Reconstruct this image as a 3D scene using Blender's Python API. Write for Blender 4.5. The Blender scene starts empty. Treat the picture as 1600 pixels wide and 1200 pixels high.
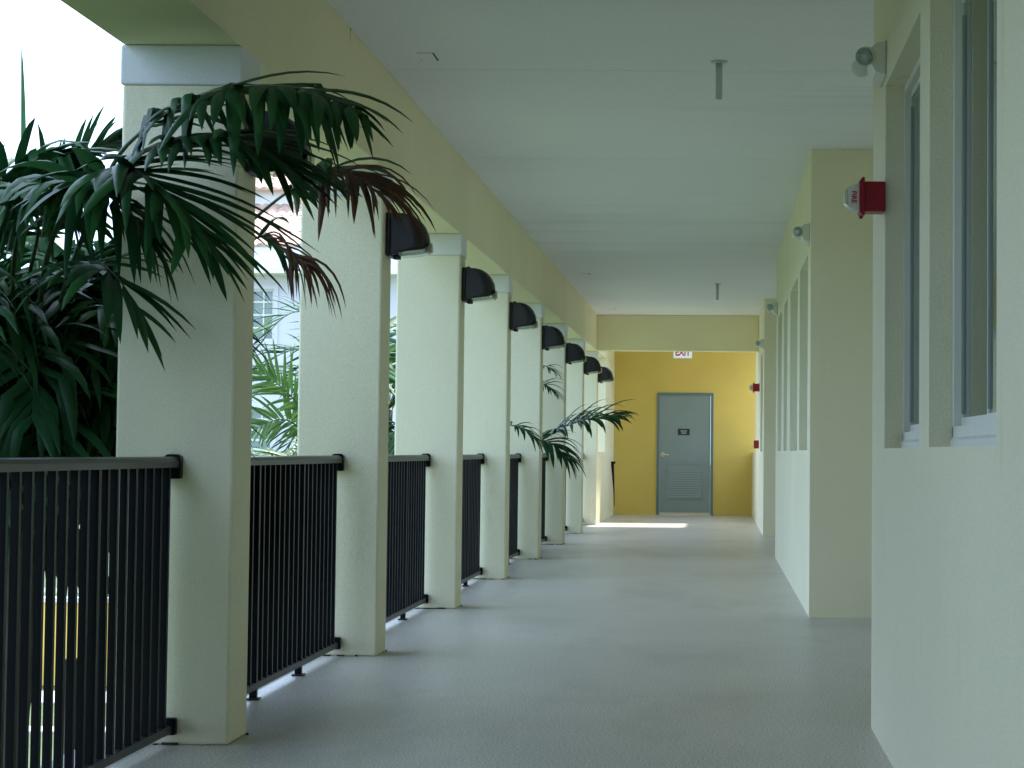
import bpy, bmesh, math, random
from mathutils import Vector, Matrix, noise as mnoise
R = math.radians
random.seed(7)
scene = bpy.context.scene
col = scene.collection

# ------------------------------------------------------------------ camera
F, PX, PY, VX, VY, ROLL = 3440.0, 1079.4, 544.9, 1119.14, 707.4, 0.0074   # in pixels of the 1600 x 1200 photograph
EYE = Vector((0, 0, 1.12))
v = Vector((VX - PX, -(VY - PY), -F)).normalized()
w = Vector((math.sin(ROLL), math.cos(ROLL), 0)); w = (w - w.dot(v) * v).normalized()
u = v.cross(w)
M = Matrix(((u.x, v.x, w.x), (u.y, v.y, w.y), (u.z, v.z, w.z)))     # world -> camera
cd = bpy.data.cameras.new("camera"); cam = bpy.data.objects.new("camera", cd); col.objects.link(cam)
cam.matrix_world = Matrix.Translation(EYE) @ M.transposed().to_4x4()
cd.sensor_width = 36; cd.lens = F / 1600 * 36
cd.shift_x = (800 - PX) / 1600; cd.shift_y = (PY - 600) / 1600
cd.clip_start = 0.1; cd.clip_end = 2000
scene.camera = cam

def at(x, y, Y):
    "the point of the place seen at photograph pixel x, y when it stands Y metres down the corridor"
    d = M.transposed() @ Vector((x - PX, -(y - PY), -F))
    return EYE + d * (Y / d.y)

# ------------------------------------------------------------------ light
SUN_EL, SUN_AZ = R(64), R(22)      # high, ahead and to the right: the corridor lies in the shade of its own roof
world = bpy.data.worlds.new("World"); scene.world = world; world.use_nodes = True
nt = world.node_tree; nt.nodes.clear()
sky = nt.nodes.new("ShaderNodeTexSky"); sky.sky_type = 'NISHITA'; sky.sun_disc = False
sky.sun_elevation = SUN_EL; sky.sun_rotation = SUN_AZ; sky.dust_density = 6; sky.air_density = 1.0; sky.ozone_density = 1.0
bg = nt.nodes.new("ShaderNodeBackground"); bg.inputs[1].default_value = 0.13
wo = nt.nodes.new("ShaderNodeOutputWorld")
cloud = nt.nodes.new("ShaderNodeMix"); cloud.data_type = 'RGBA'; cloud.inputs[0].default_value = .72     # thin white overcast over the blue
cloud.inputs[7].default_value = (6.8, 9.35, 13.2, 1)
nt.links.new(sky.outputs[0], cloud.inputs[6]); nt.links.new(cloud.outputs[2], bg.inputs[0]); nt.links.new(bg.outputs[0], wo.inputs[0])
sl = bpy.data.lights.new("sun", 'SUN'); sl.energy = 3.6; sl.angle = R(1.5); sl.color = (1, .96, .88)
so = bpy.data.objects.new("sun", sl); col.objects.link(so)
sd = Vector((math.sin(SUN_AZ) * math.cos(SUN_EL), math.cos(SUN_AZ) * math.cos(SUN_EL), math.sin(SUN_EL)))
so.rotation_euler = sd.to_track_quat('Z', 'Y').to_euler(); so.location = (-20, -20, 30)
scene.view_settings.view_transform = 'Standard'; scene.view_settings.look = 'None'
scene.view_settings.gamma = 1; scene.view_settings.exposure = 1.3; scene.view_settings.use_curve_mapping = False
scene.render.engine = 'CYCLES'
scene.cycles.use_denoising = True
scene.cycles.max_bounces = 14; scene.cycles.diffuse_bounces = 8; scene.cycles.glossy_bounces = 4
scene.cycles.transparent_max_bounces = 16; scene.cycles.sample_clamp_indirect = 8

# ------------------------------------------------------------------ dimensions (metres, x right, y down the corridor)
XL, PW, PD = -1.8366, 0.452, 0.325          # pillars: inner plane, width, depth
Z0, SP = 8.366, 3.6375                      # first pillar's near face, spacing
XR = 0.642                                  # right wall plane
ZC, ZB, ZCAP = 3.217, 2.668, 2.513
W1, W2, W3, W4, ZE = 9.083, 15.12, 23.836, 29.88, 39.48
XO = XL - PW

# ------------------------------------------------------------------ materials
MATS = {}
def mat(name, rgb, rough=.8, var=.05, vscale=1.5, bump=0., bscale=150., metal=0., spec=.5, speck=0., sscale=150, trans=0., coat=0., dirt=None, streak=0.):
    m = bpy.data.materials.new(name); m.use_nodes = True
    n, l = m.node_tree.nodes, m.node_tree.links
    b = n["Principled BSDF"]
    tc = n.new("ShaderNodeTexCoord")
    geo = n.new("ShaderNodeNewGeometry")
    vec = geo.outputs["Position"]
    no = n.new("ShaderNodeTexNoise"); no.inputs["Scale"].default_value = vscale; no.inputs["Detail"].default_value = 6
    l.new(vec, no.inputs["Vector"])
    mx = n.new("ShaderNodeMix"); mx.data_type = 'RGBA'
    mr = n.new("ShaderNodeMapRange"); mr.inputs[1].default_value = .3; mr.inputs[2].default_value = .7
    l.new(no.outputs[0], mr.inputs[0]); l.new(mr.outputs[0], mx.inputs[0])
    mx.inputs[6].default_value = tuple(c * (1 - var) for c in rgb) + (1,)
    mx.inputs[7].default_value = tuple(min(1, c * (1 + var)) for c in rgb) + (1,)
    out = mx.outputs[2]
    if speck:
        n2 = n.new("ShaderNodeTexNoise"); n2.inputs["Scale"].default_value = sscale; n2.inputs["Detail"].default_value = 2
        l.new(vec, n2.inputs["Vector"])
        m2 = n.new("ShaderNodeMapRange"); m2.inputs[1].default_value = .35; m2.inputs[2].default_value = .65
        m2.inputs[3].default_value = 1 - speck; m2.inputs[4].default_value = 1 + speck
        l.new(n2.outputs[0], m2.inputs[0])
        x2 = n.new("ShaderNodeVectorMath"); x2.operation = 'SCALE'
        l.new(out, x2.inputs[0]); l.new(m2.outputs[0], x2.inputs["Scale"]); out = x2.outputs[0]
    if dirt:                                    # scattered scuffs and streaks, an own pattern on the surface
        dn = n.new("ShaderNodeTexNoise"); dn.inputs["Scale"].default_value = dirt[1]; dn.inputs["Detail"].default_value = 8; dn.inputs["Roughness"].default_value = .7
        mp = n.new("ShaderNodeMapping"); mp.inputs["Scale"].default_value = dirt[3]
        l.new(vec, mp.inputs[0]); l.new(mp.outputs[0], dn.inputs["Vector"])
        dr = n.new("ShaderNodeMapRange"); dr.inputs[1].default_value = dirt[2]; dr.inputs[2].default_value = dirt[2] + .12
        l.new(dn.outputs[0], dr.inputs[0])
        dm = n.new("ShaderNodeMath"); dm.operation = 'MULTIPLY'; dm.inputs[1].default_value = dirt[4]
        l.new(dr.outputs[0], dm.inputs[0])
        dx = n.new("ShaderNodeMix"); dx.data_type = 'RGBA'; l.new(dm.outputs[0], dx.inputs[0]); l.new(out, dx.inputs[6])
        dx.inputs[7].default_value = dirt[0] + (1,); out = dx.outputs[2]
    l.new(out, b.inputs["Base Color"])
    b.inputs["Roughness"].default_value = rough; b.inputs["Metallic"].default_value = metal
    b.inputs["Specular IOR Level"].default_value = spec
    if coat: b.inputs["Coat Weight"].default_value = coat
    if bump:
        bn = n.new("ShaderNodeTexNoise"); bn.inputs["Scale"].default_value = bscale; bn.inputs["Detail"].default_value = 4
        l.new(vec, bn.inputs["Vector"])
        bp = n.new("ShaderNodeBump"); bp.inputs["Strength"].default_value = .6; bp.inputs["Distance"].default_value = bump
        l.new(bn.outputs[0], bp.inputs["Height"]); l.new(bp.outputs[0], b.inputs["Normal"])
    if trans:
        t = n.new("ShaderNodeBsdfTranslucent"); l.new(out, t.inputs[0])
        ms = n.new("ShaderNodeMixShader"); ms.inputs[0].default_value = trans
        l.new(b.outputs[0], ms.inputs[1]); l.new(t.outputs[0], ms.inputs[2])
        l.new(ms.outputs[0], n["Material Output"].inputs[0])
    MATS[name] = m
    return m
CREAM = (.82, .775, .565)
mat("cream_stucco", CREAM, .85, .03, .9, .0032, 110, speck=.05, dirt=((.42, .42, .27), 3.5, .60, (1, 1, .3), .35))
mat("beam_stucco", (.83, .76, .50), .85, .035, .9, .003, 110, speck=.05, dirt=((.40, .34, .18), 4, .68, (1, 1, .6), .35))
mat("white_stucco", (.78, .78, .78), .8, .02, 1, .003, 110, speck=.03)
mat("ochre_stucco", (.66, .50, .13), .85, .07, 1, .0016, 150)
mat("ceiling_paint", (.79, .79, .79), .9, .03, .5, .003, 90, speck=.05, dirt=((.50, .54, .50), .6, .55, (.2, 1.6, 1), .3))
mat("joint_dark", (.16, .17, .15), .9)
mat("caulk_dark", (.035, .03, .025), .9, .3, 40)
mat("floor_coating", (.52, .49, .45), .34, .06, .7, .003, 130, speck=.5, sscale=115, dirt=((.36, .35, .30), 1.1, .50, (1, .35, 1), .5))
mat("kerb_concrete", (.55, .56, .54), .5, .07, 6, .002, 200, speck=.1)
mat("black_metal", (.003, .0045, .008), .36, .1, 20, spec=.13)
mat("rail_metal", (.016, .019, .022), .34, .12, 20, spec=.35)
mat("lamp_black", (.008, .008, .010), .38, .1, 20)
mat("red_plastic", (.33, .004, .016), .4, .04, 10)
mat("white_plastic", (.76, .76, .70), .45, .03, 8)
mat("grey_metal", (.52, .56, .54), .45, .06, 12)
mat("door_paint", (.22, .28, .29), .45, .03, 3, .0006, 200)
mat("door_frame_paint", (.12, .18, .20), .45, .04, 3)
mat("brass_steel", (.62, .56, .40), .3, .05, 9, metal=.8)
mat("sign_blue", (.01, .02, .06), .35)
mat("sign_letter", (.55, .55, .45), .5)
mat("exit_red", (.55, .01, .01), .5)
mat("exit_white", (.85, .85, .78), .5)
mat("window_frame_white", (.68, .69, .62), .45, .03, 5)
mat("gasket", (.34, .37, .36), .6)
mat("room_paint", (.40, .42, .36), .9, .06, 2)
mat("blind", (.82, .82, .68), .7, .05, 3)
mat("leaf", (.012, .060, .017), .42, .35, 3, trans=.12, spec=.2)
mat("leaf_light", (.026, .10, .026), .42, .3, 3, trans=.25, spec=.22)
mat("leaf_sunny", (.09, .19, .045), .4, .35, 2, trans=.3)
mat("leaf_brown", (.10, .045, .022), .7, .4, 6, trans=.1)
mat("stem", (.05, .085, .03), .5, .3, 5)
mat("trunk", (.09, .075, .055), .85, .4, 9, .006, 30)
mat("fibre", (.075, .04, .025), .9, .4, 12)
mat("grass", (.06, .095, .03), .9, .4, .8, .02, 20, speck=.3)
mat("paving", (.50, .50, .48), .8, .1, 2, .004, 40)
mat("asphalt", (.055, .055, .058), .85, .15, 2, .004, 80, speck=.2)
mat("yellow_wall", (.68, .46, .10), .85, .1, 1.2, .004, 60)
mat("house_wall", (.62, .61, .66), .85, .05, .8, .004, 40, dirt=((.45, .45, .46), 1.4, .58, (1, 1, .5), .35))
mat("house_trim", (.78, .78, .76), .7, .03, 1)
mat("house_fascia", (.80, .80, .66), .7, .03, 1)
mat("roof_tile", (.50, .33, .25), .75, .35, 5, .004, 30)
mat("rust_mark", (.36, .27, .12), .9, .3, 60)
mat("soil", (.10, .08, .05), .95, .3, 3)
def glass(name, tint, fac):
    m = bpy.data.materials.new(name); m.use_nodes = True; n, l = m.node_tree.nodes, m.node_tree.links; n.clear()
    o = n.new("ShaderNodeOutputMaterial"); tr = n.new("ShaderNodeBsdfTransparent"); tr.inputs[0].default_value = tint + (1,)
    g = n.new("ShaderNodeBsdfGlossy"); g.inputs["Roughness"].default_value = .02; g.inputs[0].default_value = (.9, .95, .92, 1)
    fr = n.new("ShaderNodeFresnel"); fr.inputs[0].default_value = 1.5
    ad = n.new("ShaderNodeMath"); ad.operation = 'ADD'; ad.inputs[1].default_value = fac; ad.use_clamp = True
    ms = n.new("ShaderNodeMixShader")
    l.new(fr.outputs[0], ad.inputs[0]); l.new(ad.outputs[0], ms.inputs[0]); l.new(tr.outputs[0], ms.inputs[1]); l.new(g.outputs[0], ms.inputs[2])
    l.new(ms.outputs[0], o.inputs[0]); MATS[name] = m
glass("window_glass", (.86, .9, .86), .05)
glass("clear_lens", (.85, .9, .92), .12)
glass("lamp_lens", (.55, .57, .54), .04)

# ------------------------------------------------------------------ helpers
def tag(o, label=None, cat=None, group=None, kind=None):
    if label: o["label"] = label
    if cat: o["category"] = cat
    if group: o["group"] = group
    if kind: o["kind"] = kind
    return o
def empty(name, loc=(0, 0, 0), rz=0, label=None, cat=None, group=None):
    o = bpy.data.objects.new(name, None); col.objects.link(o); o.location = loc; o.rotation_euler = (0, 0, rz)
    o.empty_display_size = .1
    return tag(o, label, cat, group)
def link(name, me, parent=None, loc=(0, 0, 0)):
    o = bpy.data.objects.new(name, me); col.objects.link(o); o.location = loc
    if parent: o.parent = parent
    return o
class MB:
    def __init__(s): s.bm = bmesh.new()
    def box(s, x0, x1, y0, y1, z0, z1, bevel=0, seg=1):
        vs = [s.bm.verts.new(p) for p in ((x0,y0,z0),(x1,y0,z0),(x1,y1,z0),(x0,y1,z0),(x0,y0,z1),(x1,y0,z1),(x1,y1,z1),(x0,y1,z1))]
        fs = [s.bm.faces.new([vs[i] for i in q]) for q in ((0,3,2,1),(4,5,6,7),(0,1,5,4),(1,2,6,5),(2,3,7,6),(3,0,4,7))]
        if bevel:
            es = set(e for f in fs for e in f.edges)
            bmesh.ops.bevel(s.bm, geom=list(es), offset=bevel, segments=seg, affect='EDGES', profile=.5)
        return s
    def poly(s, pts):
        s.bm.faces.new([s.bm.verts.new(p) for p in pts]); return s
    def prism(s, prof, axis, a, b):
        "profile (list of 2D points) swept along axis from a to b"
        def P(p, t):
            return (t, p[0], p[1]) if axis == 'x' else ((p[0], t, p[1]) if axis == 'y' else (p[0], p[1], t))
        A = [s.bm.verts.new(P(p, a)) for p in prof]; B = [s.bm.verts.new(P(p, b)) for p in prof]
        n = len(prof)
        s.bm.faces.new(A); s.bm.faces.new(B[::-1])
        for i in range(n): s.bm.faces.new((A[i], B[i], B[(i+1) % n], A[(i+1) % n]))
        return s
    def tube(s, pts, r, seg=8, cap=True):
        rs = r if isinstance(r, (list, tuple)) else [r] * len(pts)
        pts = [Vector(p) for p in pts]; rings = []
        for i, p in enumerate(pts):
            t = (pts[min(i+1, len(pts)-1)] - pts[max(i-1, 0)]).normalized()
            a = t.orthogonal().normalized() if i == 0 else (a - a.dot(t) * t).normalized()
            b = t.cross(a)
            rings.append([s.bm.verts.new(p + rs[i] * (math.cos(2*math.pi*k/seg) * a + math.sin(2*math.pi*k/seg) * b)) for k in range(seg)])
        for i in range(len(rings)-1):
            for k in range(seg):
                f = s.bm.faces.new((rings[i][k], rings[i][(k+1) % seg], rings[i+1][(k+1) % seg], rings[i+1][k])); f.smooth = True
        if cap: s.bm.faces.new(rings[0][::-1]); s.bm.faces.new(rings[-1])
        return s
    def mesh(s, name, m, recalc=True):
        if recalc: bmesh.ops.recalc_face_normals(s.bm, faces=s.bm.faces)
        me = bpy.data.meshes.new(name); s.bm.to_mesh(me); s.bm.free()
        for k in (m if isinstance(m, (list, tuple)) else [m]): me.materials.append(MATS[k])
        return me
    def build(s, name, m, parent=None, loc=(0, 0, 0)):
        return link(name, s.mesh(name, m), parent, loc)
def kids(o): return [c for c in col.objects if c.parent == o]
def children_map():
    d = {}
    for c in col.objects: d.setdefault(c.parent, []).append(c)
    return d
def copy_tree(o, parent=None, cm=None):
    cm = cm or children_map()
    c = o.copy(); col.objects.link(c)
    if parent: c.parent = parent
    for ch in cm.get(o, []): copy_tree(ch, c, cm)
    return c
def text_mesh(txt, size, depth, m):
    c = bpy.data.curves.new("lettering", 'FONT'); c.body = txt; c.size = size; c.extrude = depth; c.align_x = 'CENTER'; c.align_y = 'CENTER'; c.offset = size * .03
    t = bpy.data.objects.new("lettering", c); me = bpy.data.meshes.new_from_object(t)
    bpy.data.objects.remove(t); me.materials.clear(); me.materials.append(MATS[m]); return me

# ------------------------------------------------------------------ setting: ground, far away
b = MB(); b.poly([(-900, -900, -3.9), (900, -900, -3.9), (900, 900, -3.9), (-900, 900, -3.9)])
tag(b.build("lawn", "grass"), "green lawn below the walkway", kind='structure')
b = MB(); b.box(-60, -2.4, 43.2, 45.2, -3.95, -3.86); tag(b.build("pavement", "paving"), kind='structure')
b = MB(); b.box(-60, -2.4, 38.9, 39.6, -3.95, -3.87); tag(b.build("path", "paving"), kind='structure')
YW = 46.6
t = empty("garden_wall", (-19, YW, -3.9), label="low yellow garden wall on the lawn seen through the railing gaps", cat="wall")
b = MB(); b.box(-14, 6.6, 0, .25, 0, 1.75); b.build("wall_face", "yellow_wall", t)
b = MB(); b.box(-14.05, 6.65, -.05, .3, 1.75, 1.85); b.build("coping", "house_trim", t)
# white picket fence above / behind it
t = empty("garden_fence", (-19, 50.5, -3.9), label="white slatted fence behind the yellow garden wall", cat="fence")
for i in range(60):
    b = MB() if i == 0 else None
    if i == 0: pk = b.box(-.045, .045, 0, .02, 0, 3.2).mesh("slat", "house_trim")
    link("slat", pk, t, (-13 + i * .33, 0, 0))
for z in (.5, 1.7, 2.9):
    b = MB(); b.box(-13.1, 6.6, .02, .06, z, z + .09); b.build("fence_rail", "house_trim", t)

# house opposite
YH = 55.
t = house = empty("house", (-11, YH, -3.9), label="pale lavender rendered house with white windows and orange tiled roof", cat="house")
g = 3.9; HL = -1.6
def hx(px): return (px - 1119.1) * YH / F + 11      # to the house's own x
WZ = [(1.12 + (707.4 - yb) * YH / F + g - .07, 1.12 + (707.4 - yt) * YH / F + g - .07) for yb, yt in ((533, 452), (705, 640))]
wins = []
for (zb_, zt_) in WZ:
    for px0, px1 in ((372, 424), (250, 302), (130, 182), (20, 70)): wins.append((hx(px0), hx(px1), zb_, zt_))
wins = [q for q in wins if q[0] > HL + .3]
EZ = 1.12 + (707.4 - 434) * YH / F + g + .0
# facade built as strips around the openings
xs = sorted(set([HL, 5.3] + [q[0] for q in wins] + [q[1] for q in wins])); zs = sorted(set([0, EZ] + [q[2] for q in wins] + [q[3] for q in wins]))
b = MB()
for i in range(len(xs)-1):
    for j in range(len(zs)-1):
        cx, cz = (xs[i]+xs[i+1])/2, (zs[j]+zs[j+1])/2
        if not any(q[0] < cx < q[1] and q[2] < cz < q[3] for q in wins): b.box(xs[i], xs[i+1], 0, .2, zs[j], zs[j+1])
b.box(5.1, 5.3, .2, 9, 0, EZ); b.box(HL, HL+.2, .2, 9, 0, EZ); b.box(HL+.2, 5.1, 8.8, 9, 0, EZ); b.box(HL+.2, 5.1, 1.5, 1.6, 0, EZ)
b.build("wall", "house_wall", t)
for (x0, x1, z0, z1) in wins:
    b = MB()
    e = .10
    b.box(x0-e, x0, -.05, 0, z0-e, z1+e); b.box(x1, x1+e, -.05, 0, z0-e, z1+e); b.box(x0, x1, -.05, 0, z1, z1+e); b.box(x0, x1, -.05, 0, z0-e, z0)
    b.build("window_surround", "house_wall", t)
    b = MB(); b.box(x0-.35, x1+.35, -.14, 0, z0-.62, z0-.52); b.build("window_sill_band", "house_wall", t)
    b = MB(); f_ = .055
    b.box(x0, x0+f_, .04, .10, z0, z1); b.box(x1-f_, x1, .04, .10, z0, z1); b.box(x0+f_, x1-f_, .04, .10, z0, z0+f_); b.box(x0+f_, x1-f_, .04, .10, z1-f_, z1)
    for k in (1, 2): xx = x0 + (x1-x0)*k/3; b.box(xx-.018, xx+.018, .05, .09, z0+f_, z1-f_)
    for k in (1, 2, 3): zz = z0 + (z1-z0)*k/4; b.box(x0+f_, x1-f_, .052, .088, zz-.02, zz+.02)
    wf = b.build("window", "window_frame_white", t)
    b = MB(); b.box(x0+.05, x1-.05, .10, .11, z0+.05, z1-.05); b.build("pane", "window_glass", wf)
    b = MB(); b.box(x0+.03, x1-.03, .3, .32, z0 + (z1-z0)*.1, z1); b.build("blind", "room_paint", wf)
# stepped eaves bands
for k, (pz0, pz1, pr) in enumerate(((434, 426, .62), (425.5, 412, .52), (411.5, 399, .40), (398.5, 390, .30))):
    za, zb_ = 1.12 + (707.4-pz0)*YH/F + g, 1.12 + (707.4-pz1)*YH/F + g
    b = MB(); b.box(HL-.3, 5.3+pr, -pr, 9, za, zb_); b.build("fascia", "house_fascia" if k == 0 else "house_trim", t)
RZ = 1.12 + (707.4-390)*YH/F + g
# tiled roofs: hip, each course one part
def tiles(parent, x0, x1, zb0, n, run, rise, shift_l, shift_r, y0=-.35):
    for k in range(n):
        z = zb0 + k*rise; y = y0 + k*run; xa, xb = x0 + k*shift_l, x1 - k*shift_r
        bb = MB(); nn = max(2, int((xb-xa)/.24)); prof = []
        m_ = 4
        for i in range(nn*m_ + 1):
            xx = xa + (xb-xa)*i/(nn*m_); prof.append((xx, .05*abs(math.sin(math.pi*i/m_))))
        A = [bb.bm.verts.new((x_, y, z + h_)) for x_, h_ in prof]; B = [bb.bm.verts.new((x_, y + run*1.12, z + rise*1.12 + h_*.8)) for x_, h_ in prof]
        C = [bb.bm.verts.new((x_, y+.01, z - .04)) for x_, h_ in prof]
        for i in range(len(A)-1):
            bb.bm.faces.new((A[i], A[i+1], B[i+1], B[i])); bb.bm.faces.new((C[i], C[i+1], A[i+1], A[i]))
        bb.build("tile_course", "roof_tile", parent)
tiles(t, HL-.4, 5.6, RZ + .02, 16, .30, .135, .0, .30)
b = MB(); ztop = RZ + 16*.135
for pts in ([(5.6, -.3, RZ), (5.6, 9.2, RZ), (.8, 4.5, ztop)], [(HL-.4, 9.2, RZ), (HL-.4, 4.5, ztop), (.8, 4.5, ztop), (5.6, 9.2, RZ)], [(HL-.4, -.3, RZ), (HL-.4, 9.2, RZ), (HL-.4, 4.5, ztop)]): b.poly(pts)
b.build("roof", "roof_tile", t)
# taller tower roof behind, left of the gap
b = MB(); b.box(HL, hx(468)-.8, 2.6, 8, RZ+.2, RZ + 1.75); b.build("tower", "house_trim", t)
tiles(t, HL-.4, hx(476), RZ + 1.75, 9, .30, .15, .0, .28, y0=2.3)

# ------------------------------------------------------------------ setting: walkway
b = MB(); b.box(-2.12, 3.2, -6, ZE, -.22, 0); fl = tag(b.build("floor", "floor_coating"), kind='structure')
b = MB(); b.prism([(-2.12, 0), (-2.135, .006), (-2.18, .004), (-2.40, -.012), (-2.42, -.26), (-2.12, -.26)], 'y', -6, ZE); tag(b.build("kerb", "kerb_concrete"), kind='structure')
# ceiling of separate soffit panels, hair joints between them
ceil = empty("ceiling", (0, 0, ZC)); tag(ceil, kind='structure')
JY = [-6, 1.09, 4.73] + [Z0 + .02 + SP*i for i in range(8)] + [ZE]
OPEN = (34.42, 36.45, -1.34, .18)    # unseen roof opening, added to drop a sun patch before the end wall
for a, c in zip(JY[:-1], JY[1:]):
    gp = .004
    b = MB()
    if c < ZE: b.box(XL+.002, 3.2, a+gp, c-gp, 0, .06)
    else:
        b.box(XL+.002, 3.2, a+gp, OPEN[0], 0, .06); b.box(XL+.002, 1.3, OPEN[1], c, 0, .06); b.box(OPEN[3], 3.2, OPEN[0], OPEN[1], 0, .06)
        b.box(XL+.002, OPEN[2], OPEN[0], OPEN[1], 0, .06)
    b.build("ceiling_panel", "ceiling_paint", ceil)
b = MB()
for bx in ((-2.7, 6, -6, OPEN[0]), (-2.7, 6, OPEN[1], 36.45), (-2.7, 1.3, 36.45, ZE+.5), (OPEN[3], 6, OPEN[0], OPEN[1]), (-2.7, OPEN[2], OPEN[0], OPEN[1])): b.box(*bx, ZC+.0605, ZC+.30)
tag(b.build("roof_slab", "joint_dark"), kind='structure')

# beams
t = empty("edge_beam", (XL, Z0, ZB), label="long cream edge beam running above all the pillars", cat="beam")
b = MB(); b.box(XO-XL, 0, -6-Z0, ZE-Z0, 0, ZC+.06-ZB, .006, 2); b.build("beam_face", "beam_stucco", t)
b = MB(); q0 = at(547, 40, 1); 
Yq = (XL - 0) / (q0.x) * 1.0
q = at(547, 42, Yq)
for dy, dz, wy, hz in ((0, -.035, .006, .05), (.012, -.01, .010, .022), (-.01, -.06, .003, .03), (.02, .0, .006, .012)):
    b.poly([(.0015, q.y-Z0+dy-wy, q.z-ZB+dz+hz), (.0015, q.y-Z0+dy+wy, q.z-ZB+dz+hz*.8), (.0015, q.y-Z0+dy+wy*.3, q.z-ZB+dz-hz), (.0015, q.y-Z0+dy-wy*.5, q.z-ZB+dz-hz*.7)])
b.build("rust_stain", "rust_mark", t)
t = empty("cross_beam", (0, 33.62, ZB), label="cream cross beam over the corridor in front of the ochre end wall", cat="beam")
b = MB(); b.box(XL+.002, XR-.002, 0, .30, .003, ZC-ZB-.002, .006, 2); b.build("beam_face", "beam_stucco", t)

# pillars
ordn = ["nearest", "second", "third", "fourth", "fifth", "sixth", "seventh", "eighth"]
def pillar_meshes():
    b = MB()
    b.box(-PW, 0, 0, PD, 0, ZCAP + .001, .012, 2)
    sh = b.mesh("shaft", "cream_stucco")
    b = MB(); b.box(-PW-.008, .008, -.008, PD+.008, ZCAP, ZB-.001, .008, 2); cp = b.mesh("capital", "white_stucco")
    return sh, cp
sh, cp = pillar_meshes()
PIL = []
for i in range(-1, 8):
    y = Z0 + i*SP
    if i >= 0:
        lab = {0: "nearest square cream pillar with white cap, palm frond across its front", 7: "farthest square cream pillar, beside the cross beam and the end wall"}.get(i, f"{ordn[i]} square cream pillar from the camera along the railing side")
        if i == 1: lab = "second square cream pillar, its cap and lamp touched by a browned palm frond"
    else: lab = "square cream pillar just left of the camera, outside the picture"
    p = empty("pillar", (XL, y, 0), label=lab, cat="pillar", group="cream pillars along the walkway")
    link("shaft", sh, p); link("capital", cp, p)
    # broken sealant line at the foot
    rnd = random.Random(i+50); b = MB(); x = -PW + .1
    while x < -.01:
        l_ = rnd.uniform(.01, .06)
        if rnd.random() < .55: b.box(x, min(x+l_, -.005), -.010 - rnd.uniform(0, .004), .012, 0.0005, rnd.uniform(.004, .009))
        x += l_
    b.box(.002, .010, PD-.03, PD-.01, .0005, .008)
    b.build("sealant_joint", "caulk_dark", p)
    PIL.append(p)

# railings -----------------------------------------------------------------
XRAIL = -2.06
L = SP - PD; NP = 28; pitch = L / NP
def make_railing():
    root = empty("railing", (XRAIL, 0, 0))
    b = MB(); prof = [(-.026, 1.048), (.026, 1.048), (.028, 1.07), (.022, 1.084), (.008, 1.089), (-.008, 1.089), (-.022, 1.084), (-.028, 1.07)]
    b.prism(prof, 'y', .035, L-.035); b.build("top_rail", "rail_metal", root)
    b = MB(); b.box(-.019, .019, .03, L-.03, .048, .078, .003); b.build("bottom_rail", "rail_metal", root)
    b = MB(); b.box(-.0125, .0125, -.0112, .0112, .0785, 1.0475); pk = b.mesh("picket", "black_metal")
    b = MB(); b.box(-.016, .016, -.016, .016, -.018, 1.0255); po = b.mesh("post", "black_metal")
    b = MB(); b.box(-.030, .030, -.030, .030, -.020, -.011, .002); sh_ = b.mesh("post_foot", "rail_metal")
    for i in range(1, NP):
        if i in (10, 19):
            q = link("post", po, root, (0, i*pitch, .022)); link("post_foot", sh_, q)
        else: link("picket", pk, root, (0, i*pitch, 0))
    b = MB(); b.box(-.033, .033, 0, .045, 1.005, 1.075, .006, 2); b.prism([(-.033, 1.07), (.033, 1.07), (.030, 1.09), (.018, 1.098), (-.018, 1.098), (-.030, 1.09)], 'y', 0, .042)
    tb = b.mesh("rail_bracket", "black_metal")
    b = MB(); b.box(-.03, .03, 0, .035, .040, .104, .006, 2); bb = b.mesh("foot_bracket", "black_metal")
    for m_, nm in ((tb, "rail_bracket"), (bb, "foot_bracket")):
        link(nm, m_, root, (0, .001, 0)); o = link(nm, m_, root, (0, L-.001, 0)); o.rotation_euler = (0, 0, math.pi)
    return root
rail = make_railing()
cm = children_map()
for i in range(-2, 7):
    o = rail if i == -2 else copy_tree(rail, None, cm)
    y = Z0 + i*SP + PD
    o.location = (XRAIL, y, 0)
    if i == -1: lab = "nearest black picket railing with palm leaves behind it, left of the nearest pillar"
    elif i >= 0: lab = f"black picket railing between the {ordn[i]} and {ordn[i+1]} pillars"
    else: lab = "black picket railing just left of the camera, outside the picture"
    tag(o, lab, "railing", "black picket railings between the pillars")

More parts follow.
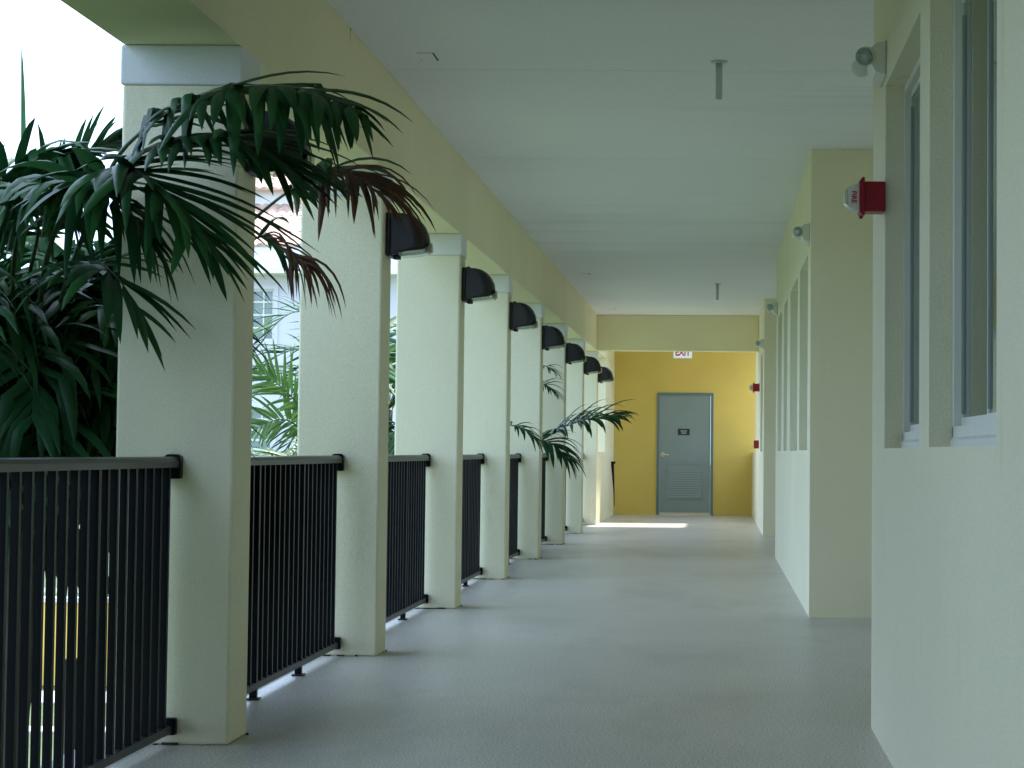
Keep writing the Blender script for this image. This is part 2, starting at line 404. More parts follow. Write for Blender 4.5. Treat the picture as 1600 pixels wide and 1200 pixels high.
# wall lamps on the pillars --------------------------------------------------
def make_lamp():
    root = empty("wall_lamp", (0, 0, 0))
    b = MB(); b.box(0, .030, -.105, .105, -.125, .122, .012, 2); b.build("back_plate", "lamp_black", root)
    prof = [(.030, .126), (.050, .130), (.060, .118), (.10, .118), (.14, .108), (.175, .086), (.205, .052), (.225, .010), (.232, -.030), (.230, -.062), (.215, -.078), (.18, -.086), (.12, -.092), (.07, -.100), (.05, -.112), (.030, -.114)]
    b = MB(); secs = []
    us = [-1, -.96, -.86, -.7, -.45, -.15, .15, .45, .7, .86, .96, 1]
    for uu in us:
        s_ = (1 - abs(uu)**3.2)**(1/2.6)*.38 + .62
        so_ = s_
        secs.append([b.bm.verts.new((.03 + (x-.03)*so_, uu*.098, -.005 + (z+.005)*(.86+.14*s_/1.0) if True else z)) for x, z in prof])
    n = len(prof)
    for i in range(len(secs)-1):
        for k in range(n):
            f = b.bm.faces.new((secs[i][k], secs[i][(k+1) % n], secs[i+1][(k+1) % n], secs[i+1][k])); f.smooth = True
    b.bm.faces.new(secs[0]); b.bm.faces.new(secs[-1][::-1])
    b.build("hood", "lamp_black", root)
    b = MB(); b.prism([(.065, -.102), (.12, -.094), (.20, -.084), (.232, -.066), (.240, -.040), (.243, -.085), (.225, -.104), (.16, -.116), (.08, -.122)], 'y', -.075, .075)
    b.build("lens", "lamp_lens", root)
    b = MB(); b.box(.215, .247, -.015, .015, -.10, -.045, .004); b.build("lens_clip", "brass_steel", root)
    b = MB(); b.box(.032, .072, -.02, .02, -.136, -.112, .004); b.build("latch", "lamp_black", root)
    return root
lamp = make_lamp(); cm = children_map()
for i in range(-1, 8):
    o = lamp if i == -1 else copy_tree(lamp, None, cm)
    o.location = (XL + .001, Z0 + i*SP + PD*.5 + .03, 2.315)
    if i < 0: lab = "black hooded wall lamp on the pillar just left of the camera"
    elif i == 0: lab = "black hooded wall lamp on the nearest pillar, mostly hidden by palm fronds"
    elif i == 1: lab = "largest visible black hooded wall lamp, touched by the browned palm frond"
    elif i == 7: lab = "smallest black hooded wall lamp, last in the row, against the ochre wall"
    else: lab = f"black hooded wall lamp on the {ordn[i]} pillar"
    tag(o, lab, "wall lamp", "black wall lamps on the pillars")

# ------------------------------------------------------------------ right-hand walls with windows
def wall_with_openings(b, y0, y1, ops, x0=XR, th=.20, z1=ZC):
    ys = sorted(set([y0, y1] + [q for o in ops for q in o[:2]])); zs = sorted(set([0, z1] + [q for o in ops for q in o[2:]]))
    for i in range(len(ys)-1):
        for j in range(len(zs)-1):
            cy, cz = (ys[i]+ys[i+1])/2, (zs[j]+zs[j+1])/2
            if not any(o[0] < cy < o[1] and o[2] < cz < o[3] for o in ops):
                b.box(x0, x0+th, ys[i], ys[i+1], zs[j], zs[j+1])
def build_wall(name_label, y0, y1, ops, detail=True):
    t = empty("corridor_wall", (0, 0, 0), label=name_label, cat="wall")
    b = MB(); wall_with_openings(b, y0, y1, ops)
    bmesh.ops.remove_doubles(b.bm, verts=b.bm.verts, dist=1e-4)
    inner = [f for f in b.bm.faces if all(len(e.link_faces) > 2 for e in f.edges)]
    # drop the hidden doubled faces between blocks
    seen = {}
    for f in b.bm.faces: seen.setdefault(tuple(sorted(v_.index for v_ in f.verts)) if False else tuple(sorted((round(v_.co.x, 4), round(v_.co.y, 4), round(v_.co.z, 4)) for v_ in f.verts)), []).append(f)
    dup = [f for fs in seen.values() if len(fs) > 1 for f in fs]
    bmesh.ops.delete(b.bm, geom=dup, context='FACES_ONLY')
    b.build("wall_face", "cream_stucco", t)
    # return faces and a closed dark room behind
    b = MB()
    b.box(XR+.20, 3.0, y0, y0+.12, 0, ZC-.002); b.box(XR+.20, 3.0, y1-.12, y1, 0, ZC-.002)
    b.build("return_wall", "cream_stucco", t)
    b = MB(); b.box(2.88, 3.0, y0+.121, y1-.121, .001, ZC-.002); b.build("room_back_wall", "room_paint", t)
    XF = XR + .075
    for o in ops:
        a, c, zb_, zt_ = o
        b = MB(); fw = .03; d0, d1 = XF-.006, XF+.034
        b.box(d0, d1, a+.002, a+fw, zb_+.002, zt_-.002, .003); b.box(d0, d1, c-fw, c-.002, zb_+.002, zt_-.002, .003)
        b.box(d0+.001, d1, a+fw, c-fw, zt_-fw, zt_-.002, .003)
        b.prism([(d0-.006, zb_+.002), (d0-.006, zb_+.022), (d0, zb_+.030), (d0, zb_+.062), (d1, zb_+.062), (d1, zb_+.002)], 'y', a+.002, c-.002)
        wf = b.build("window", "window_frame_white", t)
        b = MB(); m_ = (a+c)/2
        sw = .025
        for (s0, s1, dx) in ((a+fw, m_+.02, .004), (m_-.02, c-fw, .018)):
            b.box(XF+dx, XF+dx+.013, s0+.001, s0+sw, zb_+.063, zt_-fw-.001); b.box(XF+dx, XF+dx+.013, s1-sw, s1-.001, zb_+.063, zt_-fw-.001)
            b.box(XF+dx, XF+dx+.013, s0+sw, s1-sw, zb_+.063, zb_+.063+sw); b.box(XF+dx, XF+dx+.013, s0+sw, s1-sw, zt_-fw-sw, zt_-fw-.001)
        b.build("sash", "window_frame_white", wf)
        b = MB()
        for (s0, s1, dx) in ((a+fw+sw, m_+.02-sw, .008), (m_-.02+sw, c-fw-sw, .022)):
            b.box(XF+dx-.006, XF+dx+.002, s1-.006, s1+.0005, zb_+.1, zt_-.09); b.box(XF+dx-.006, XF+dx+.002, s0-.0005, s0+.006, zb_+.1, zt_-.09)
        b.build("gasket", "gasket", wf)
        for (s0, s1, dx) in ((a+fw+sw, m_+.02-sw, .009), (m_-.02+sw, c-fw-sw, .023)):
            b = MB(); b.box(XF+dx, XF+dx+.004, s0, s1, zb_+.063+sw, zt_-fw-sw); b.build("pane", "window_glass", wf)
        b = MB()
        nb = int((c-a-.1)/.09)
        for k in range(nb):
            yy = a+.08+k*.09; b.prism([(XF+.06, yy), (XF+.064, yy), (XF+.085, yy+.08), (XF+.081, yy+.08)], 'z', zb_+.03, zt_)
        b.build("blind", "blind", wf)
    return t
SB, ST = 1.142, 2.535
near_ops = [(-.6, .9, SB, ST), (1.4, 2.9, SB, ST), (5.06, 6.66, SB, ST), (6.99, 8.42, SB, ST)]
build_wall("nearest cream wall with two tall recessed windows at the right edge", -6, W1, near_ops)
build_wall("middle cream wall section with four narrow recessed windows", W2, W3, [(15.6, 17.1, SB, ST), (17.55, 19.3, SB, ST), (20.1, 21.1, SB, ST), (21.8, 23.1, SB, ST)])
build_wall("farthest cream wall section with one window, beside the ochre end wall", W4, 36.4, [(30.7, 32.2, SB, ST)])
# recesses
for y0, y1, lab in ((W1, W2, "back wall of the nearer recess on the right, hidden behind the near wall"), (W3, W4, "back wall of the farther recess on the right")):
    t = empty("recess_wall", (2.0, y0, 0), label=lab, cat="wall")
    b = MB(); b.box(0, .15, 0.001, y1-y0-.001, 0, ZC-.002); b.build("wall_face", "cream_stucco", t)
t = empty("parapet_wall", (XR, 36.4, 0), label="low cream parapet under the bright opening right of the end door", cat="wall")
b = MB(); b.box(0.001, .18, .001, ZE-36.4-.001, 0, 1.13, .01, 2); b.build("wall_face", "cream_stucco", t)
# left wall at the far end with a slit
t = empty("slit_wall", (XL, Z0+7*SP+PD, 0), label="cream wall with a bright slit opening, behind the last pillar", cat="wall")
b = MB(); y0 = Z0+7*SP+PD; ylen = ZE-y0
for bx in ((0, 1.0, 0, 1.12), (1.0, 2.2, 0, 1.12), (2.2, ylen-.001, 0, ZB-.002)): b.box(-.35, 0, bx[0]+.001, bx[1], bx[2], bx[3])
b.build("wall_face", "cream_stucco", t)
t = empty("shade_wall", (XL, -6, 0), label="unseen cream wall added behind the camera to darken the near walkway", cat="wall")  # added enclosure out of view, keeps daylight off the near end
b = MB(); b.box(-PW, 0, 0, 6 + Z0 - 2*SP + PD, .008, ZB-.002); b.box(-PW, 5, -.25, -.001, .001, ZC+.06); b.build("wall_face", "cream_stucco", t)
# end wall
t = endw = empty("end_wall", (0, ZE, 0), label="ochre yellow end wall closing the corridor", cat="wall")
dx0, dx1, dtop = -1.065, -.055, 2.19
b = MB(); b.box(-3.2, dx0, 0, .2, -.2, ZC+.06); b.box(dx1, 3.2, 0, .2, -.2, ZC+.06); b.box(dx0, dx1, 0, .2, dtop, ZC+.06); b.build("wall_face", "ochre_stucco", t)
b = MB(); b.box(dx0, dx0+.05, -.02, .12, 0, dtop); b.box(dx1-.05, dx1, -.02, .12, 0, dtop); b.box(dx0+.05, dx1-.05, -.02, .12, dtop-.05, dtop); b.build("door_frame", "door_frame_paint", t)
b = MB(); b.box(dx0+.053, dx1-.053, 0, .045, .012, dtop-.053, .002); door = b.build("door", "door_paint", t)
b = MB(); b.box(dx0+.05, dx1-.05, -.03, .1, .0005, .010); b.build("threshold", "brass_steel", t)
gx0, gx1, gz0, gz1 = -.89, -.235, .28, .92
b = MB(); b.box(gx0, gx0+.02, -.012, 0, gz0, gz1); b.box(gx1-.02, gx1, -.012, 0, gz0, gz1); b.box(gx0+.02, gx1-.02, -.012, 0, gz0, gz0+.02); b.box(gx0+.02, gx1-.02, -.012, 0, gz1-.02, gz1)
for k in range(14): zz = gz0+.03+k*(gz1-gz0-.06)/14; b.prism([(-.010, zz), (-.001, zz+.03), (-.001, zz+.034), (-.010, zz+.006)], 'x', gx0+.02, gx1-.02)
b.build("louver", "door_paint", door)
b = MB(); b.box(dx0+.06, dx1-.06, -.004, 0, .02, .05); b.build("kick_plate", "brass_steel", door)
b = MB(); b.tube([(-.955, -.012, 1.08), (-.955, -.001, 1.08)], .042, 16); b.tube([(-.955, -.05, 1.08), (-.955, -.012, 1.08)], .012, 8); b.tube([(-.955, -.05, 1.08), (-.92, -.052, 1.078), (-.85, -.05, 1.074)], .011, 8); b.build("handle", "brass_steel", door)
b = MB(); b.box(-.692, -.478, -.006, 0, 1.43, 1.545); pl = b.build("nameplate", "sign_blue", door)
b = MB()
rnd = random.Random(3)
for zz, xa, xb in ((1.505, -.64, -.53), (1.468, -.625, -.55)):
    x = xa
    while x < xb: l_ = rnd.uniform(.008, .013); b.box(x, x+l_, -.008, -.0062, zz-.009, zz+.009); x += l_+.004
b.build("lettering_line", "sign_letter", door)

# exit sign --------------------------------------------------------------------
t = empty("exit_sign", (-.57, 36.6, ZC), label="white exit sign with red letters hanging before the end wall", cat="sign")
zs_ = 2.685-ZC
b = MB(); b.box(-.155, .155, 0, .045, zs_, zs_+.20, .008, 2); b.build("sign_box", "exit_white", t)
b = MB(); b.box(-.06, .06, .0, .045, -.03, 0); b.tube([(0, .022, -.03), (0, .022, zs_+.20)], .012, 8); b.build("mount", "exit_white", t)
o = link("lettering", text_mesh("EXIT", .17, .001, "exit_red"), t, (0, -.002, zs_+.10)); o.rotation_euler = (R(90), 0, 0); o.scale = (.72, 1, 1)

# narrow black rail end
t = empty("handrail", (-1.80, 38.15, 0), label="narrow black handrail end seen edge-on left of the ochre wall", cat="handrail")
b = MB(); b.box(-.02, .055, -.03, .03, .915, .955, .004); b.build("rail_cap", "black_metal", t)
b = MB(); b.prism([(-.02, .915), (.03, .915), (.045, .5), (.05, .18), (.04, .18), (.02, .5)], 'y', -.02, .02); b.build("rail_end", "black_metal", t)

# emergency lights -----------------------------------------------------------------
def make_emergency():
    root = empty("emergency_light")
    b = MB()
    b.prism([(0, -.062), (0, .066), (-.035, .064), (-.058, .045), (-.060, -.010), (-.040, -.050)], 'y', -.13, .13); b.build("housing", "white_plastic", root)
    b = MB(); b.box(-.004, 0.0, -.136, .136, -.068, .072, .0015); b.build("back_plate", "grey_metal", root)
    for sgn in (-1, 1):
        c = Vector((-.075, sgn*.115, .012)); d = Vector((-.35, sgn*.9, -.22)).normalized()
        b = MB(); b.tube([c - d*.045, c - d*.03, c - d*.005, c + d*.022], [.016, .030, .036, .038], 20); h = b.build("lamp_head", "white_plastic", root)
        b = MB(); b.tube([c + d*.0225, c + d*.030, c + d*.036], [.034, .029, .010], 20); b.build("lens", "clear_lens", h)
        b = MB(); b.tube([c + d*.0222, c + d*.0226], [.033, .032], 20); b.build("reflector", "grey_metal", h)
        b = MB(); b.tube([c - d*.03, (-.03, sgn*.09, .0)], .012, 8); b.build("swivel", "white_plastic", h)
    return root
em = make_emergency(); cm = children_map()
for k, (y, z, lab) in enumerate(((8.52, 2.635, "white twin-head emergency light on the near wall beside the first window"),
                       (15.42, 2.655, "white twin-head emergency light near the top of the middle wall's near corner"),
                       (23.45, 2.66, "white twin-head emergency light at the far end of the middle wall"),
                       (30.2, 2.61, "smallest white emergency light, on the farthest wall section"))):
    o = em if k == 0 else copy_tree(em, None, cm)
    o.location = (XR-.001, y, z); tag(o, lab, "emergency light", "white emergency lights on the right walls")

# fire alarm strobes -------------------------------------------------------------
def make_strobe():
    root = empty("fire_alarm")
    b = MB(); b.box(-.082, 0, -.055, .055, -.058, .058, .005, 2); b.build("back_box", "red_plastic", root)
    b = MB(); b.prism([(-.080, -.072), (-.080, .072), (-.088, .074), (-.100, .060), (-.100, -.060), (-.088, -.074)], 'y', -.062, .062); b.build("flange", "red_plastic", root)
    b = MB(); b.prism([(-.1005, -.052), (-.1005, .050), (-.120, .046), (-.142, .038), (-.142, -.040), (-.120, -.050)], 'y', -.045, .045); b.build("strobe_body", "white_plastic", root)
    b = MB(); b.prism([(-.1425, -.034), (-.1425, .034), (-.156, .026), (-.156, -.024)], 'y', -.036, .036); b.build("strobe_lens", "clear_lens", root)
    b = MB(); b.box(-.1435, -.1422, -.03, .03, -.03, .03); b.build("reflector", "grey_metal", root)
    o = link("lettering", text_mesh("FIRE", .026, .0006, "exit_red"), root, (-.121, -.0455, -.002)); o.rotation_euler = (R(90), R(90), 0)
    b = MB(); b.box(-.098, -.086, -.02, -.004, -.082, -.070, .002); b.build("tab", "red_plastic", root)
    return root
st = make_strobe(); cm = children_map()
st.location = (XR-.001, 8.45, 2.105); tag(st, "large red fire alarm strobe on the near wall beside the window", "fire alarm", "red fire alarm strobes")
o = copy_tree(st, None, cm); o.location = (XR-.001, 33.0, 2.10); tag(o, "small red fire alarm strobe at the far end of the corridor", "fire alarm", "red fire alarm strobes")
t = empty("alarm_pull_station", (XR-.001, 33.3, 1.25), label="small red alarm pull station below the far strobe", cat="alarm switch")
b = MB(); b.box(-.075, 0, -.05, .05, -.062, .062, .006, 2); b.build("box", "red_plastic", t)
b = MB(); b.box(-.088, -.0752, -.035, .035, -.012, .008, .003); b.build("handle", "white_plastic", t)

# ceiling bits -------------------------------------------------------------------
def make_stub():
    root = empty("ceiling_pipe")
    b = MB(); b.tube([(0, 0, 0), (0, 0, -.006), (0, 0, -.012)], [.046, .046, .026], 24); b.build("flange", "grey_metal", root)
    b = MB(); b.tube([(0, 0, -.012), (0, 0, -.20), (0, 0, -.206)], [.0185, .0185, .014], 20); b.build("pipe", "grey_metal", root)
    return root
s1 = make_stub(); cm = children_map()
s1.location = (.0, 11.72, ZC-.0005); tag(s1, "nearer grey pipe stub hanging from the ceiling", "ceiling pipe", "grey pipe stubs on the ceiling")
s2 = copy_tree(s1, None, cm); s2.location = (.0, 27.2, ZC-.0005); tag(s2, "farther grey pipe stub hanging from the ceiling", "ceiling pipe", "grey pipe stubs on the ceiling")
for k, (y, lab) in enumerate(((11.62, "nearest white cover plate on the ceiling beside the edge beam"), (25.9, "middle white cover plate on the ceiling"), (32.3, "farthest white cover plate on the ceiling"))):
    t = empty("ceiling_plate", (-1.555, y, ZC), label=lab, cat="cover plate", group="white cover plates on the ceiling")
    b = MB(); b.box(-.040, .040, -.11, .11, -.006, -.0005); b.build("plate", "ceiling_paint", t)
    b = MB(); b.box(-.046, .046, .108, .116, -.004, -.0004); b.box(.041, .047, -.10, .108, -.004, -.0004); b.build("gap", "caulk_dark", t)

# ------------------------------------------------------------------ palms
def catmull(P, n):
    P = [Vector(p) for p in P]; P = [P[0]*2-P[1]] + P + [P[-1]*2-P[-2]]; out = []
    segs = len(P)-3
    for k in range(n+1):
        s = k/n*segs; i = min(int(s), segs-1); t_ = s-i; a, b_, c, d = P[i:i+4]
        out.append(.5*((2*b_) + (c-a)*t_ + (2*a-5*b_+4*c-d)*t_*t_ + (3*b_-a-3*c+d)*t_**3))
    return out
def leaflet(bm, base, d, side_hint, L_, W_, droop, kink, rnd, seg=7, twist=0., split=False, fold=.35):
    "one folded blade that bends under its weight"
    p = base.copy(); d = d.normalized(); pts = []
    n_ = side_hint.normalized(); curl = rnd.uniform(-.25, .25)
    for k in range(seg+1):
        t_ = k/seg
        wv = W_ * min(1, (t_*6+.25)) * (1 - t_**2.6)**.8
        s_ = d.cross(n_)
        s_ = s_.normalized() if s_.length > 1e-4 else d.orthogonal().normalized()
        nn = s_.cross(d).normalized()
        pts.append((p.copy(), s_, nn, wv))
        p = p + d*(L_/seg)
        g_ = droop*(.35 + t_) / seg*2.2
        if kink and abs(t_-kink) < .5/seg: g_ += 1.9
        d = (d + Vector((0, 0, -1))*g_ + s_*curl*.12).normalized(); n_ = nn
        if twist: n_ = (Matrix.Rotation(twist/seg, 3, d) @ n_)
    vs = []
    for (p, s_, nn, wv) in pts:
        vs.append((bm.verts.new(p - s_*wv*.5 + nn*wv*.5*fold*-1), bm.verts.new(p), bm.verts.new(p + s_*wv*.5 + nn*wv*.5*fold*-1)))
    for i in range(len(vs)-1):
        for a, c in ((0, 1), (1, 2)):
            f = bm.faces.new((vs[i][a], vs[i][c], vs[i+1][c], vs[i+1][a])); f.smooth = True
def frond(parent, pts, npair, L_, W_, side, rnd, droop=.6, kink=0, individual=True, t0=.25, mats=("leaf", "leaf_light"), r0=.012, brown_from=2., ang=(68, 22), lift=.25, skip=.0, sides=(-1, 1), curl=0):
    N = 40; path = catmull(pts, N)
    b = MB(); b.tube(path, [r0*(1-.85*k/N) for k in range(N+1)], 6)
    fr = b.build("frond", "stem", parent)
    jb = {}
    side = Vector(side)
    for i in range(npair):
        t_ = t0 + (1-t0)*(i+.5)/npair
        for sgn in sides:
            if rnd.random() < skip: continue
            tt = min(.999, max(0, t_ + rnd.uniform(-.3, .3)/npair)); k = tt*N; k0 = min(int(k), N-1); p = path[k0].lerp(path[k0+1], k-k0)
            T = (path[k0+1]-path[k0]).normalized(); S = (side - side.dot(T)*T).normalized(); Nn = S.cross(T)
            if Nn.z < 0: Nn = -Nn
            a = R(ang[0] + (ang[1]-ang[0])*(tt-t0)/(1-t0) + rnd.uniform(-13, 13))
            d = T*math.cos(a) + S*sgn*math.sin(a) + Nn*(lift + rnd.uniform(-.22, .22))
            env = math.sin(math.pi*min(1, .18 + .74*(tt-t0)/(1-t0)))**.6
            l_ = L_*env*rnd.uniform(.72, 1.18); w_ = W_*rnd.uniform(.8, 1.15)*(.6+.4*env)
            m_ = rnd.choice(mats)
            dr, ff = droop*rnd.uniform(.7, 1.4), .35
            if tt > brown_from + rnd.uniform(-.1, .1): m_ = "leaf_brown"; w_ *= rnd.uniform(.25, .8); dr *= 1.5; ff = .8
            kk = kink*rnd.uniform(.75, 1.3) if kink and rnd.random() < .4 else 0
            if individual:
                bb = MB(); leaflet(bb.bm, Vector((0, 0, 0)), d, Nn, l_, w_, dr, kk, rnd, fold=ff)
                me = bb.mesh("leaflet", m_, False); link("leaflet", me, fr, p)
            else:
                if m_ not in jb: jb[m_] = MB()
                leaflet(jb[m_].bm, p, d, Nn, l_, w_, dr, kk, rnd, seg=5)
    for m_, bb in jb.items():
        o = bb.build("leaflets", m_, fr); o["kind"] = 'stuff'
    return fr
def A(*q): return [at(*p) for p in q]
rnd = random.Random(11)
base = at(50, 640, 9.3)
palm = empty("palm_tree", (0, 0, 0), label="large dark palm outside the railing whose fronds arch over the nearest pillar", cat="palm tree")
trunk_x, trunk_y = base.x, base.y
b = MB()
pth = [(trunk_x-.35, trunk_y+.2, -3.95), (trunk_x-.28, trunk_y+.15, -2.5), (trunk_x-.12, trunk_y+.05, -.8), (trunk_x-.02, trunk_y, .6), (trunk_x, trunk_y, 1.25)]
pp = catmull(pth, 60); b.tube(pp, [.085 - .025*k/60 + (.006 if k % 3 == 0 else 0) for k in range(61)], 12); b.build("trunk", "trunk", palm)
b = MB(); pp = catmull([(trunk_x+.3, trunk_y+.4, -3.95), (trunk_x+.25, trunk_y+.35, -2), (trunk_x+.1, trunk_y+.3, .2)], 40); b.tube(pp, [.07 - .02*k/40 + (.005 if k % 3 == 0 else 0) for k in range(41)], 12); b.build("trunk", "trunk", palm)
for q in range(9):      # brown sheath fibres at the crown
    a_ = q*.7; b = MB(); b.prism([(0, 0), (.05, .02), (.06, .35), (.03, .45), (0, .3)], 'y', 0, .006)
    o = b.build("sheath", "fibre", palm, (trunk_x+.05*math.cos(a_), trunk_y+.05*math.sin(a_), 1.0 + .03*(q % 4))); o.rotation_euler = (rnd.uniform(-.2, .2), rnd.uniform(-.3, .3), a_)
B0 = (50, 640, 9.3)
# arching frond across the nearest pillar
frond(palm, A(B0, (95, 470, 9.0), (170, 270, 8.35), (235, 195, 8.1), (310, 150, 7.95), (390, 134, 7.8), (470, 138, 7.65), (550, 166, 7.5)), 38, .45, .056, (0.25, 1, .2), rnd, droop=.6, kink=.22, t0=.42, ang=(70, 24), lift=-.02)
# big lower frond, leaflets fanned over the pillar
frond(palm, A(B0, (70, 420, 8.6), (120, 300, 8.1), (190, 262, 7.9), (260, 300, 7.75), (330, 380, 7.6)), 30, .60, .058, (.3, 1, .1), rnd, droop=.4, kink=0, t0=.34, ang=(62, 20), lift=.05, r0=.013)
frond(palm, A(B0, (20, 460, 8.8), (40, 330, 8.4), (90, 285, 8.1), (160, 300, 7.9), (225, 360, 7.8)), 24, .52, .058, (.2, 1, .1), rnd, droop=1.1, kink=.12, individual=False, t0=.38, ang=(75, 25), lift=.1)
frond(palm, A(B0, (80, 520, 8.9), (110, 430, 8.6), (145, 410, 8.3), (180, 430, 8.15), (215, 480, 8.1)), 12, .42, .06, (.3, 1, .1), rnd, droop=.6, t0=.36, ang=(60, 20), lift=.05, individual=False)
frond(palm, A(B0, (90, 480, 9.0), (160, 300, 8.3), (225, 235, 8.05), (310, 215, 7.9), (390, 222, 7.8), (455, 262, 7.75)), 26, .46, .054, (.25, 1, .1), rnd, droop=.4, kink=0, t0=.45, ang=(60, 18), lift=.0)
# left edge frond with hanging leaflets
frond(palm, A(B0, (10, 500, 8.9), (-30, 380, 8.6), (-60, 330, 8.4), (-150, 330, 8.2)), 18, .5, .058, (.3, 1, 0), rnd, individual=False, droop=1.3, kink=.15, t0=.3, ang=(80, 30), lift=.1)
frond(palm, A((50, 600, 9.4), (40, 470, 9.0), (60, 350, 8.6), (30, 290, 8.4), (-30, 300, 8.2)), 18, .5, .058, (.9, .5, 0), rnd, individual=False, droop=1.2, kink=.2, t0=.45, ang=(80, 30), lift=.1)
frond(palm, A((-60, 620, 8.9), (-50, 420, 8.7), (-10, 300, 8.6), (45, 250, 8.6), (110, 240, 8.7)), 18, .46, .055, (.3, 1, .1), rnd, individual=False, droop=.6, kink=.2, t0=.40, ang=(65, 22), lift=.05)
# fronds behind the pillar, against the sky
frond(palm, A(B0, (60, 440, 9.5), (60, 330, 9.6), (110, 265, 9.7), (165, 225, 9.75), (235, 200, 9.8)), 22, .36, .055, (.2, 1, .05), rnd, individual=False, droop=.45, t0=.32, ang=(60, 22), lift=.1, r0=.011)
frond(palm, A(B0, (20, 470, 9.6), (0, 360, 9.7), (-20, 290, 9.8), (-90, 230, 10)), 12, .4, .06, (.6, .8, .2), rnd, individual=False, droop=.5, t0=.35, ang=(55, 22), r0=.010)
b = MB(); leaflet(b.bm, Vector((0, 0, 0)), at(43, 78, 9.7) - at(36, 330, 9.6), Vector((.3, 1, 0)), .78, .030, .0, 0, rnd, seg=8); link("spear_leaf", b.mesh("spear_leaf", "leaf_light", False), palm, at(36, 330, 9.6))
# browned frond touching the second lamp
frond(palm, A(B0, (190, 520, 9.5), (330, 400, 9.6), (405, 335, 9.65), (450, 300, 9.65), (500, 272, 9.6), (550, 270, 9.5), (590, 300, 9.4)), 34, .46, .055, (.15, 1, .15), rnd, droop=.8, kink=0, t0=.56, ang=(66, 26), lift=.1, brown_from=.70, skip=.05)
frond(palm, A(B0, (230, 560, 9.7), (340, 450, 9.9), (400, 372, 10), (440, 390, 10), (475, 410, 9.9)), 22, .42, .042, (.2, 1, .1), rnd, droop=1.2, t0=.60, ang=(60, 20), brown_from=.62, skip=.1)
# mass of fronds round the crown and lower stems
def mass(n, cen, seed, zr, spread, individual=False, L_=.55, W_=.06, mats=("leaf", "leaf_light", "leaf"), par=None, up=.7):
    rr = random.Random(seed)
    for i in range(n):
        a_ = 2*math.pi*(i + rr.uniform(-.3, .3))/n*1.618*1.0 + rr.uniform(0, .6); ln = spread*rr.uniform(.8, 1.2)
        dv = Vector((math.cos(a_), math.sin(a_), 0)); c0 = Vector(cen) + Vector((0, 0, rr.uniform(*zr)))
        if c0.y + dv.y*ln > 9.7: dv.y = (9.7 - c0.y)/ln
        if c0.x + dv.x*ln*.9 > -2.25: dv.x = min(dv.x, (-2.35 - c0.x)/ln)
        k_ = rr.uniform(.5, 1.2)*up
        pts = [c0, c0 + dv*ln*.3 + Vector((0, 0, .45*ln*k_)), c0 + dv*ln*.62 + Vector((0, 0, .55*ln*k_)), c0 + dv*ln + Vector((0, 0, .15*ln*k_ - .15))]
        frond(par or palm, pts, 20, L_, W_, (-dv.y, dv.x, 0), rr, droop=.8, kink=rr.choice((0, .2)), individual=individual, t0=.2, mats=mats, r0=.011)
mass(14, (trunk_x-.1, trunk_y+.3, 1.8), 55, (-.15, .1), .95, up=.05, W_=.055, L_=.6)
mass(18, (trunk_x+.1, trunk_y+.2, 1.55), 45, (-.25, .2), 1.05, up=.25, W_=.055, L_=.62)
mass(18, (trunk_x, trunk_y, 1.25), 5, (-.3, .15), 1.15, up=.4, W_=.055, L_=.62)
mass(14, (trunk_x+.1, trunk_y+.25, .95), 25, (-.2, .3), 1.0, up=.4, W_=.055, L_=.6)
mass(6, (trunk_x+.15, trunk_y-.5, .9), 35, (-.2, .2), .7, up=.3, W_=.055)

shade_palm = empty("palm_tree", (0, 0, 0), label="unseen dense palm past the left edge of the picture, added to shade the nearest pillar", cat="palm tree")  # added out of view to shade the nearest pillar and near wall
for tx, ty in ((-3.7, 6.3), (-4.0, 4.3)):
    b = MB(); pp = catmull([(tx-.2, ty-.1, -3.95), (tx-.1, ty, -2), (tx, ty, .4), (tx, ty, 1.3)], 40); b.tube(pp, [.085 - .02*k/40 for k in range(41)], 10); b.build("trunk", "trunk", shade_palm)
    mass(20, (tx, ty, 1.5), int(ty*10), (-.4, .5), 1.25, up=.55, W_=.06, L_=.65, par=shade_palm)
    mass(14, (tx, ty, .7), int(ty*13), (-.4, .4), 1.2, up=.5, W_=.06, L_=.65, par=shade_palm)

# frond leaning in over the fifth railing
def small_palm(label, loc, seed, crown, n, spread, mats, L_=.5, W_=.045, up=.8, extra=None):
    p = empty("palm_tree", (0, 0, 0), label=label, cat="palm tree")
    rr = random.Random(seed); c = Vector(crown)
    b = MB(); pp = catmull([(c.x-.2, c.y+.2, -3.95), (c.x-.15, c.y+.1, -2), (c.x, c.y, c.z)], 30); b.tube(pp, [.075-.02*k/30 for k in range(31)], 10); b.build("trunk", "trunk", p)
    for i in range(n):
        a_ = 2*math.pi*i/n*1.618 + rr.uniform(-.3, .3); dv = Vector((math.cos(a_), math.sin(a_), 0)); ln = spread*rr.uniform(.85, 1.2)
        if c.x + dv.x*ln*1.05 > -2.35: dv.x = min(dv.x, (-2.5-c.x)/ln)
        k_ = rr.uniform(.4, 1.4)*up
        pts = [c, c + dv*ln*.3 + Vector((0, 0, .45*ln*k_)), c + dv*ln*.65 + Vector((0, 0, .6*ln*k_)), c + dv*ln + Vector((0, 0, .3*ln*k_-.1))]
        frond(p, pts, 22, L_, W_, (-dv.y, dv.x, 0), rr, droop=.45, individual=False, t0=.18, mats=mats, r0=.012)
    return p
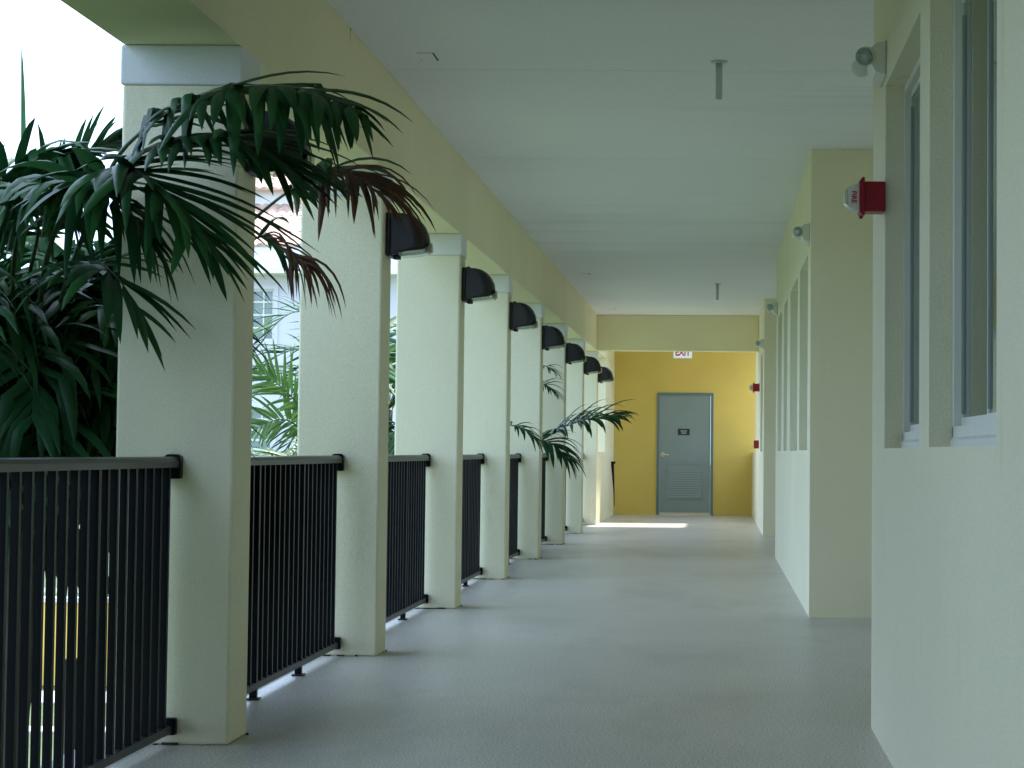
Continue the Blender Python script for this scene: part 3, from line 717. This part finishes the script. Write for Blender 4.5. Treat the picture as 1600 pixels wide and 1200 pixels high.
# between second and third pillars (bright, behind)
p2c = at(478, 700, 20)
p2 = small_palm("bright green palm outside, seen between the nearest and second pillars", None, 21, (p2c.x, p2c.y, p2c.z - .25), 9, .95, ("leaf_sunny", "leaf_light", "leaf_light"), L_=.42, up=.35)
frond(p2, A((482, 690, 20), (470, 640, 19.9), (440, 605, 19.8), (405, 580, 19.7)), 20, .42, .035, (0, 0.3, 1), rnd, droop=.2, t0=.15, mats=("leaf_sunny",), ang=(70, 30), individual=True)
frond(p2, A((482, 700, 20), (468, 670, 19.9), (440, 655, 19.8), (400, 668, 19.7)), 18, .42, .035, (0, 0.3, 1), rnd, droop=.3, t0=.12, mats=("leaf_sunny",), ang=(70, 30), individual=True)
p3c = at(606, 640, 24)
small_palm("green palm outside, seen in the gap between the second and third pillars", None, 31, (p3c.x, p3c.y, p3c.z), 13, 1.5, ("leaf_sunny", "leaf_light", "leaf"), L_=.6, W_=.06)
p4b = at(835, 760, 25.2)
p4 = small_palm("dark palm whose frond reaches over the railing between fifth and sixth pillars", None, 41, (-3.2, 24.6, .6), 9, 1.3, ("leaf", "leaf_light"), L_=.5)
c4 = Vector((-3.2, 24.6, .6))
frond(p4, [c4] + A((800, 690, 24.9), (845, 685, 24.8), (880, 668, 24.7), (920, 655, 24.6), (965, 652, 24.5)), 28, .54, .055, (.1, 1, .25), rnd, droop=.7, t0=.50, mats=("leaf", "leaf_light"), ang=(60, 25), individual=True)
frond(p4, [c4] + A((800, 700, 24.9), (830, 690, 24.7), (860, 692, 24.6), (885, 715, 24.5)), 20, .52, .060, (.1, 1, .25), rnd, droop=1.0, t0=.5, mats=("leaf",), ang=(60, 25), individual=True)
c5 = Vector((-3.1, 20.9, .7))
p5 = small_palm("dark palm leaning to the railing between the fourth and fifth pillars", None, 51, c5, 8, 1.2, ("leaf", "leaf_light"), L_=.45)
frond(p5, [c5] + A((780, 668, 20.9), (800, 665, 20.8), (820, 672, 20.75), (848, 694, 20.7)), 12, .3, .035, (.1, 1, .2), rnd, droop=.8, t0=.5, mats=("leaf",), ang=(60, 25), individual=True)
# upper sprays between the fifth and sixth pillars
frond(p4, [c4] + A((800, 640, 24.9), (825, 610, 24.8), (850, 600, 24.7), (864, 612, 24.65)), 10, .28, .035, (.1, 1, .2), rnd, droop=.8, t0=.6, mats=("leaf",), individual=True, ang=(60, 25))
frond(p4, [c4] + A((800, 600, 24.9), (830, 575, 24.8), (852, 572, 24.7), (864, 580, 24.65)), 8, .22, .025, (.1, 1, .2), rnd, droop=.8, t0=.7, mats=("leaf_brown", "leaf"), individual=True, ang=(60, 25))
